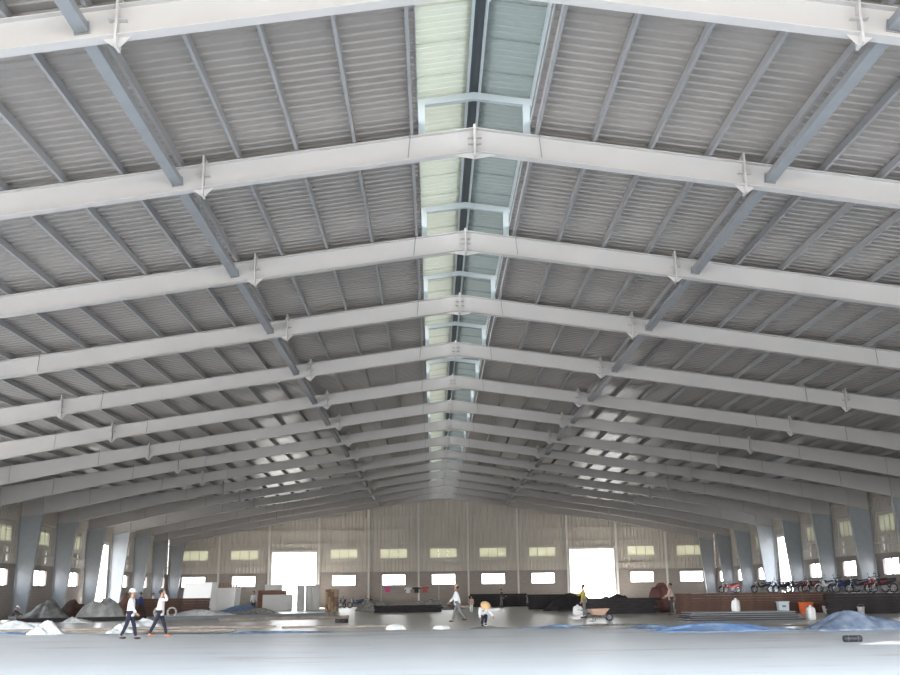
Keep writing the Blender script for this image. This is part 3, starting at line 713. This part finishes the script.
tag(heap('covered_mound', (-26.5, 70.2, 0.002), 1.55, 1.6, 1.25, M['greytarp'], 1, 0.3, 1.3), 'peaked mound under a dark grey-green tarp at far left', 'covered mound')
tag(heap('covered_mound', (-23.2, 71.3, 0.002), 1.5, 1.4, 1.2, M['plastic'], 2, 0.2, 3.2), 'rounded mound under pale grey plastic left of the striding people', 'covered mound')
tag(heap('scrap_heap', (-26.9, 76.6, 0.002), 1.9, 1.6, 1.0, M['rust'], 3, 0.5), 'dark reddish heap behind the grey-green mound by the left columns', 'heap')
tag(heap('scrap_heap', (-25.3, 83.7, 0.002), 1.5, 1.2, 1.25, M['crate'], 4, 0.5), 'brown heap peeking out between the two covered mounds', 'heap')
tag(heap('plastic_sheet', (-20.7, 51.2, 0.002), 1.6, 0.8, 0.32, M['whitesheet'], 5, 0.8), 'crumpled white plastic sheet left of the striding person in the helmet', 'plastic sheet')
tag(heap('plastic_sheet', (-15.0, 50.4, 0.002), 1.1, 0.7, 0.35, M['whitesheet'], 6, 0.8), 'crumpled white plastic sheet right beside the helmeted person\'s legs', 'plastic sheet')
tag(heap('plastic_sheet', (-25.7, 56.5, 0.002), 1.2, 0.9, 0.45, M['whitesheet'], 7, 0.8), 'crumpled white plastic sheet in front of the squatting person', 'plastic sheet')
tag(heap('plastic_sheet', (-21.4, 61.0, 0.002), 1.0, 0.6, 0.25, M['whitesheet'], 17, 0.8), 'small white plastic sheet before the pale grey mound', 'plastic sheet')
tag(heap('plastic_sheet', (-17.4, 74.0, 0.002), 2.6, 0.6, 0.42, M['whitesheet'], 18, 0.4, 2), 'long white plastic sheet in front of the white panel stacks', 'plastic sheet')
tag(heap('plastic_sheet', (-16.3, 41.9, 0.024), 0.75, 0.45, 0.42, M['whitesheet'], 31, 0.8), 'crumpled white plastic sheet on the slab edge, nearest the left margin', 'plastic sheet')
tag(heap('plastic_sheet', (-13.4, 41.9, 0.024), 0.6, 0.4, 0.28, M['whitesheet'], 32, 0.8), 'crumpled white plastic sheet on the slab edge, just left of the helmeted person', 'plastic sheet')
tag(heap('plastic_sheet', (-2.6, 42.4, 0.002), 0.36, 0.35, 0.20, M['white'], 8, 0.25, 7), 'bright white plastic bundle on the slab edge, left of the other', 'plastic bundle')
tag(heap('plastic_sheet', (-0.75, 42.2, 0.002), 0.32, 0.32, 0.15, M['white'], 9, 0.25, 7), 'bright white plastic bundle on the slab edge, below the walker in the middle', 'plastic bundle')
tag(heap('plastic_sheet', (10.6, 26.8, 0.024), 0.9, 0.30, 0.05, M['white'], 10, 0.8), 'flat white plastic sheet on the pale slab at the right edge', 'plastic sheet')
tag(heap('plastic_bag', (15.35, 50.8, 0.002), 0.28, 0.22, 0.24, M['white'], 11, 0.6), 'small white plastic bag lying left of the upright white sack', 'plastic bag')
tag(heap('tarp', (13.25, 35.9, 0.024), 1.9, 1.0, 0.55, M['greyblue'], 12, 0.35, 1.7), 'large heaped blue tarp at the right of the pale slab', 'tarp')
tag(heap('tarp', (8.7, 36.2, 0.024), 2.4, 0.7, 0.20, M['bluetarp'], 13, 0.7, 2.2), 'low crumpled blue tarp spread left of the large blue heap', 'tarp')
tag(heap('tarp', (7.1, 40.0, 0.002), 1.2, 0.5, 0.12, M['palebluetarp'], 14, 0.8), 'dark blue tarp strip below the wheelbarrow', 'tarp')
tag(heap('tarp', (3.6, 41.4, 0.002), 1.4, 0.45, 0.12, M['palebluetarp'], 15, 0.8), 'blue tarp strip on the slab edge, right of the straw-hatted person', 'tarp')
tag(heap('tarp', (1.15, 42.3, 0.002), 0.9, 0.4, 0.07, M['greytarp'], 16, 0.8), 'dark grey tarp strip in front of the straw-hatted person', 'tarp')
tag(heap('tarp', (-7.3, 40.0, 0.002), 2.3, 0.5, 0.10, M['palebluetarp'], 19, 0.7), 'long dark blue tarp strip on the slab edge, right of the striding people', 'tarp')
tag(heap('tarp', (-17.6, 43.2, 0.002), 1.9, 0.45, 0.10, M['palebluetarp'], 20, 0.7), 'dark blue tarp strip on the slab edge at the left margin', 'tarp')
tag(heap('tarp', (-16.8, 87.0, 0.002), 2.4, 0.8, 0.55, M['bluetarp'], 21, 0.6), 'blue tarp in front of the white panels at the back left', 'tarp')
tag(heap('red_tarp', (14.1, 70.5, 0.002), 0.85, 0.9, 1.75, M['redtarp'], 22, 0.15, 3.5), 'tall pile under a red tarp right of the right back door', 'covered pile')
tag(heap('rubble', (-14.1, 76.9, 0.002), 2.3, 0.9, 0.40, M['rubble'], 23, 0.8), 'low grey rubble heap in front of the blue tarp at the back left', 'rubble', kind='stuff')
tag(heap('rubble', (-6.3, 90.4, 0.002), 1.5, 1.1, 0.95, M['rubble'], 24, 0.6), 'grey rubble heap behind the low black pile', 'rubble', kind='stuff')
tag(heap('rubble', (-1.3, 92.0, 0.002), 2.6, 1.0, 0.75, M['rubble'], 25, 0.8), 'grey rubble heap left of the walker in the middle, by the back wall', 'rubble', kind='stuff')
tag(heap('scrap_heap', (11.6, 73.0, 0.002), 1.9, 1.4, 1.2, M['darksteel'], 26, 0.6), 'black heap left of the red tarp', 'heap')
tag(heap('scrap_heap', (9.4, 79.0, 0.002), 2.2, 1.2, 0.95, M['darksteel'], 36, 0.5, 3), 'black heap in front of the right back door', 'heap')
tag(heap('gravel_patch', (6.2, 44.2, 0.002), 1.7, 0.6, 0.07, M['rubble'], 27, 0.8), 'thin grey gravel patch below the wheelbarrow', 'gravel', kind='stuff')

# ------------------------------------------------------------------ white panels, crate, rolls, timber at the back left
def slab_row(x, y, n, w_, h_, t, lean, gap, label, group, yaw=0.0):
    first = None
    for i in range(n):
        if first is None: first = o = MB().box((0, 0, h_ / 2), (w_, t, h_)).build('insulation_panel', M['panel_white'], bevel=0.012)
        else: o = first.copy(); COL.objects.link(o)
        o.location = (x - i * gap * math.sin(yaw), y + i * gap * math.cos(yaw), 0.002 + t * math.sin(lean) / 2); o.rotation_euler = (-lean, 0, yaw); tag(o, label, 'panel', group)
slab_row(-22.7, 96.3, 6, 3.4, 2.6, 0.12, 0.14, 0.14, 'white insulation panel in the taller leaning row at the back left', 'taller row of white panels', -0.55)
slab_row(-20.2, 96.6, 6, 2.3, 2.1, 0.12, 0.12, 0.14, 'white insulation panel in the lower row beside the taller one', 'lower row of white panels', -0.45)
slab_row(-15.8, 99.4, 7, 2.7, 1.45, 0.12, 0.16, 0.14, 'white insulation panel in the short row in front of the brown crate', 'short row of white panels')
t = empty('wooden_pallet', (-20.6, 100.6, 0.0)); tag(t, 'brown slatted pallet standing on end behind the white panels', 'pallet')
for i in range(9): MB().box((-1.0 + i * 0.25, 0, 1.3), (0.12, 0.03, 2.6)).build('slat', M['crate'], t)
for z in (0.3, 1.3, 2.3): MB().box((0, 0.055, z), (2.2, 0.08, 0.1)).build('batten', M['plank'], t)
c = empty('crate', (-16.9, 104.0, 0)); tag(c, 'large brown crate behind the short row of white panels', 'crate')
MB().box((0, 0, 0.92), (2.6, 1.4, 1.76)).build('box', M['crate'], c)
for x in (-1.24, 0, 1.24): MB().box((x, -0.72, 0.92), (0.12, 0.035, 1.76)).build('batten', M['crate'], c)
MB().box((0, 0, 1.825), (2.7, 1.5, 0.05)).build('lid', M['crate'], c)
b = empty('carton', (-16.8, 104.0, 1.852)); tag(b, 'white carton lying on top of the brown crate', 'box')
MB().box((0, 0, 0.28), (1.6, 0.9, 0.56)).build('box', M['panel_white'], b, bevel=0.02); MB().box((0, 0, 0.563), (1.6, 0.07, 0.006)).build('tape', M['plank'], b)
first = None
for i, (x, y) in enumerate(((-13.75, 101.0), (-12.95, 101.2), (-12.3, 100.7))):
    if first is None:
        first = o = empty('foil_roll'); MB().lathe([(0.05, 0), (0.37, 0.0), (0.38, 0.02), (0.38, 2.28), (0.37, 2.3), (0.05, 2.3)], n=28).build('roll', M['foil'], o, True)
        MB().lathe([(0.045, 0.0), (0.045, 2.36), (0.03, 2.36)], n=14).build('core', M['timber'], o)
    else: o = copy_tree(first)
    o.location = (x, y, 0.002)
    tag(o, ('leftmost', 'middle', 'rightmost')[i] + ' of three upright silver foil rolls below the left back door', 'roll', 'upright foil rolls')
first = None
for l in range(9):
    for r in range(4):
        if first is None:
            first = MB().box((0, 0, 0.095), (0.21, 2.4, 0.19)).build('timber', M['timber'], bevel=0.01); o = first
            dark_ = MB().box((0, 0, 0.095), (0.21, 2.4, 0.19)).build('timber', M['crate'], bevel=0.01); nd = 0
        elif (l * 7 + r * 5) % 9 in (0, 2, 5, 7):
            o = dark_ if nd == 0 else dark_.copy(); nd += 1
            if nd > 1: COL.objects.link(o)
        else: o = first.copy(); COL.objects.link(o)
        o.location = (-10.0 + r * 0.235, 89.3 + random.uniform(-0.12, 0.12), 0.002 + l * 0.2)
        tag(o, ('dark brown' if o.data == dark_.data else 'pale tan') + ' squared timber in the tall end-on stack left of the motorbikes', 'timber', 'stacked timbers')
first = None
for i, x in enumerate((-19.85, -18.95)):
    if first is None:
        first = o = empty('hose_coil')
        m = MB()
        for q in range(4): m.torus((0, -0.12 + q * 0.08, 0.36), 0.30 - 0.012 * (q % 2), 0.045, 'y', 24, 8)
        m.build('hose', M['white'], o, True)
        ti = MB()
        for a in (0.6, 2.5): ti.torus((0.30 * math.cos(a), 0, 0.36 + 0.30 * math.sin(a)), 0.17, 0.012, 'z', 12, 5)
        ti.build('tie', M['black'], o)
    else: o = copy_tree(first)
    o.location = (x, 72.6, 0.0); tag(o, ('left', 'right')[i] + ' one of two upright white hose coils right of the person in pink', 'hose coil', 'white hose coils')

# ------------------------------------------------------------------ clothes line by the back wall
ln = MB(); P0, P1 = Vector((-8.1, 114.5, 2.25)), Vector((-2.9, 114.5, 2.25))
for z in range(1): pass
cl = empty('clothes_line', (-5.5, 113.2, 0)); tag(cl, 'sagging clothes line on two poles in front of the back wall', 'clothes line')
for x in (-1.2, 5.0):
    MB().tube([(x, 0, 0.0), (x, 0, 2.3)], 0.03, 8).build('pole', M['gable'], cl)
MB().tube([(-1.2 + 6.2 * i / 12, 0, 2.25 - 0.16 * math.sin(PI * i / 12)) for i in range(13)], 0.008, 5).build('rope', M['white'], cl)
for x, m_, lab in ((-0.5, 'pink', 'bright pink shirt hanging at the left of the clothes line'), (1.7, 'shirt_white', 'white shirt hanging on the clothes line beside the black one'), (2.6, 'darkcloth', 'black shirt hanging in the middle of the clothes line'), (3.5, 'red', 'red shirt hanging at the right of the clothes line')):
    g_ = MB(); zt = 2.25 - 0.16 * math.sin(PI * (x + 1.2) / 6.2)
    g_.prism([(-0.24, -0.015, -0.62), (0.24, -0.015, -0.62), (0.23, -0.015, -0.2), (0.40, -0.015, -0.26), (0.42, -0.015, -0.12), (0.2, -0.015, -0.02), (-0.2, -0.015, -0.02), (-0.42, -0.015, -0.12), (-0.40, -0.015, -0.26), (-0.23, -0.015, -0.2)], (0, 0.03, 0))
    o = g_.build('shirt', M[m_], loc=(-5.5 + x, 113.2, zt - 0.03)); tag(o, lab, 'shirt', 'clothes on the line')

# ------------------------------------------------------------------ wheelbarrow, sacks, buckets, boxes
wb_ = empty('wheelbarrow', (6.75, 50.2, 0), 0.15); tag(wb_, 'tan wheelbarrow standing right of the person in yellow', 'wheelbarrow')
tr_ = MB(); tr_.hexa([(-0.28, -0.22, 0.30), (0.20, -0.22, 0.30), (0.20, 0.22, 0.30), (-0.28, 0.22, 0.30)], [(-0.50, -0.34, 0.58), (0.46, -0.34, 0.60), (0.46, 0.34, 0.60), (-0.50, 0.34, 0.58)])
tr_.build('tray', M['tan'], wb_, bevel=0.02)
w_ = MB().torus((0.52, 0, 0.19), 0.15, 0.04, 'y', 20, 8).build('wheel', M['black'], wb_, True)
MB().lathe([(0.11, -0.02), (0.11, 0.02)], (0.52, 0, 0.19), 16, 'y').build('rim', M['strut'], w_)
for s in (-1, 1):
    MB().tube([(0.54, s * 0.06, 0.19), (0.1, s * 0.17, 0.27), (-0.6, s * 0.26, 0.47), (-0.95, s * 0.28, 0.56)], 0.018, 8).build('handle', M['strut'], wb_, True)
    MB().tube([(-0.15, s * 0.2, 0.31), (-0.28, s * 0.24, 0.02), (-0.42, s * 0.24, 0.02)], 0.016, 8).build('leg', M['strut'], wb_, True)
def sack(loc, w, d, h, label, material='white', rz_=0.0, name='sack', neck=True):
    r = empty(name, loc, rz_); tag(r, label, name)
    m = MB(); prof = [(0.0, 0.0), (0.86, 0.0), (1.0, 0.08), (1.04, 0.35), (0.97, 0.65), (0.86, 0.85), (0.5, 0.95), (0.34, 0.97)]
    vs = []; n = 20
    for j, (rr, hh) in enumerate(prof):
        for k in range(n):
            a = 2 * PI * k / n; q = 1 + 0.05 * math.sin(5 * a + j)
            ca, sa = math.cos(a), math.sin(a); e = 0.6
            vs.append((w / 2 * rr * q * math.copysign(abs(ca) ** e, ca), d / 2 * rr * q * math.copysign(abs(sa) ** e, sa), h * hh))
    fs = [(i * n + k, i * n + (k + 1) % n, (i + 1) * n + (k + 1) % n, (i + 1) * n + k) for i in range(len(prof) - 1) for k in range(n)] + [tuple((len(prof) - 1) * n + k for k in range(n))]
    m.add(vs, fs).build('bag', M[material], r, True)
    if neck: MB().lathe([(0.16 * w, h * 0.955), (0.07 * w, h * 1.0), (0.15 * w, h * 1.08)], n=12).build('tied_mouth', M[material], r, True)
    return r
sack((6.68, 57.0, 0.16), 0.52, 0.30, 0.50, 'white sack hanging from the hand of the person in yellow', rz_=0.2)
sack((16.3, 48.6, 0.0), 0.42, 0.34, 0.60, 'upright white sack in front of the orange box', rz_=0.3)
sack((12.75, 48.2, 0.418), 0.46, 0.30, 0.55, 'crumpled white bag on the low stack of dark plates', rz_=0.8, name='bag')
def pail(loc, r, h, material, label, cat='bucket'):
    o = empty('bucket', loc); tag(o, label, cat)
    MB().lathe([(0.0, 0.0), (r * 0.82, 0), (r, h), (r * 1.06, h), (r * 1.06, h - 0.03), (r * 0.95, h - 0.03), (r * 0.78, 0.02), (0, 0.02)], n=24).build('pail', M[material], o, True)
    MB().tube([(r * math.cos(a), 0.03, h - 0.03 + r * 0.9 * math.sin(a)) for a in [PI * i / 10 for i in range(11)]], 0.008, 6).build('handle', M['chrome'], o)
def bin_(name, loc, w, d, h, material, label, cat, rz_=0.0):
    o = empty(name, loc, rz_); tag(o, label, cat)
    m = MB(); m.hexa([(-w * .46, -d * .46, 0), (w * .46, -d * .46, 0), (w * .46, d * .46, 0), (-w * .46, d * .46, 0)], [(-w / 2, -d / 2, h), (w / 2, -d / 2, h), (w / 2, d / 2, h), (-w / 2, d / 2, h)])
    m.build('tub', M[material], o, bevel=0.02)
    rm = MB()
    for y in (-d / 2, d / 2): rm.box((0, y, h - 0.02), (w + 0.06, 0.04, 0.05))
    for x in (-w / 2, w / 2): rm.box((x, 0, h - 0.02), (0.04, d, 0.05))
    rm.build('rim', M[material], o)
    MB().box((0, -d / 2 - 0.012, h * 0.62), (w * 0.34, 0.02, h * 0.16)).build('handle', M['strut'], o, bevel=0.008)
bin_('storage_bin', (19.25, 61.3, 0), 0.62, 0.45, 0.68, 'paleblue', 'pale blue storage bin in front of the rust-brown stack', 'bin')
bin_('storage_bin', (20.5, 61.0, 0.0), 0.66, 0.5, 0.62, 'orange', 'orange storage bin right of the pale blue one', 'bin', 0.1)
pail((21.5, 60.6, 0), 0.20, 0.42, 'white', 'left white bucket at the foot of the black stack at right')
pail((22.2, 60.4, 0) if False else (22.15, 57.2, 0), 0.19, 0.40, 'white', 'right white bucket at the foot of the black stack at right')
rl = empty('rolled_mat', (9.9, 27.8, 0.022), 0.05); tag(rl, 'small black rolled mat lying on the pale slab at right', 'rolled mat')
MB().lathe([(0.02, -0.24), (0.075, -0.24), (0.085, -0.22), (0.085, 0.22), (0.075, 0.24), (0.02, 0.24)], (0, 0, 0.086), 20, 'x').build('roll', M['black'], rl, True)
for x in (-0.13, 0.13): MB().torus((x, 0, 0.086), 0.086, 0.006, 'x', 20, 6).build('strap', M['strut'], rl)
for i, (x, y) in enumerate(((-5.9, 53.6), (-5.55, 53.4), (-5.72, 53.9))):
    o = MB().box((0, 0, 0.10), (0.30, 0.22, 0.20)).build('stone_block', M['darksteel'], loc=(x, y, 0.001), bevel=0.03); o.rotation_euler = (0, 0, i * 0.7)
    tag(o, ('left', 'right', 'rear')[i] + ' one of three small dark blocks lying alone on the dusty floor', 'block', 'three dark blocks')

# ------------------------------------------------------------------ camera, light, world
cam = bpy.data.cameras.new('camera'); co = bpy.data.objects.new('camera', cam); COL.objects.link(co); scene.camera = co
th, yaw, roll, fpx = 0.2446, 0.0187, -0.0125, 1023.3
ct, st = math.cos(th), math.sin(th)
fw = Vector((math.sin(yaw) * ct, math.cos(yaw) * ct, st)); rt = Vector((math.cos(yaw), -math.sin(yaw), 0)); up = rt.cross(fw)
r2 = rt * math.cos(roll) + up * math.sin(roll); u2 = -rt * math.sin(roll) + up * math.cos(roll)
co.matrix_world = Matrix(((r2.x, u2.x, -fw.x, -1.084), (r2.y, u2.y, -fw.y, 0.0), (r2.z, u2.z, -fw.z, 1.4), (0, 0, 0, 1)))
cam.sensor_width = 36; cam.lens = fpx * 36 / 900; cam.clip_end = 1000

w = bpy.data.worlds.new('sky'); scene.world = w; w.use_nodes = True
nt = w.node_tree; bg = nt.nodes['Background']
tc = nt.nodes.new('ShaderNodeTexCoord'); sp = nt.nodes.new('ShaderNodeSeparateXYZ'); rp = nt.nodes.new('ShaderNodeValToRGB')
nt.links.new(tc.outputs['Generated'], sp.inputs[0]); nt.links.new(sp.outputs['Z'], rp.inputs['Fac'])
rp.color_ramp.elements[0].color = (1.0, 1.0, 1.0, 1); rp.color_ramp.elements[0].position = 0.0
rp.color_ramp.elements[1].color = (0.72, 0.84, 1.0, 1); rp.color_ramp.elements[1].position = 0.7
nt.links.new(rp.outputs['Color'], bg.inputs['Color']); bg.inputs['Strength'].default_value = 6.5
sun = bpy.data.lights.new('sun', 'SUN'); so = bpy.data.objects.new('sun', sun); COL.objects.link(so)
sun.energy = 24.0; sun.angle = 0.01; sun.color = (1.0, 0.96, 0.9)
d = Vector((-0.36, 0.66, 0.64)).normalized()
so.rotation_euler = d.to_track_quat('Z', 'Y').to_euler(); so.location = (0, 0, 40)
scene.view_settings.view_transform = 'Standard'; scene.view_settings.look = 'None'; scene.view_settings.gamma = 1
scene.view_settings.exposure = 0.64; scene.view_settings.use_curve_mapping = False
scene.cycles.max_bounces = 12; scene.cycles.diffuse_bounces = 10; scene.cycles.glossy_bounces = 4
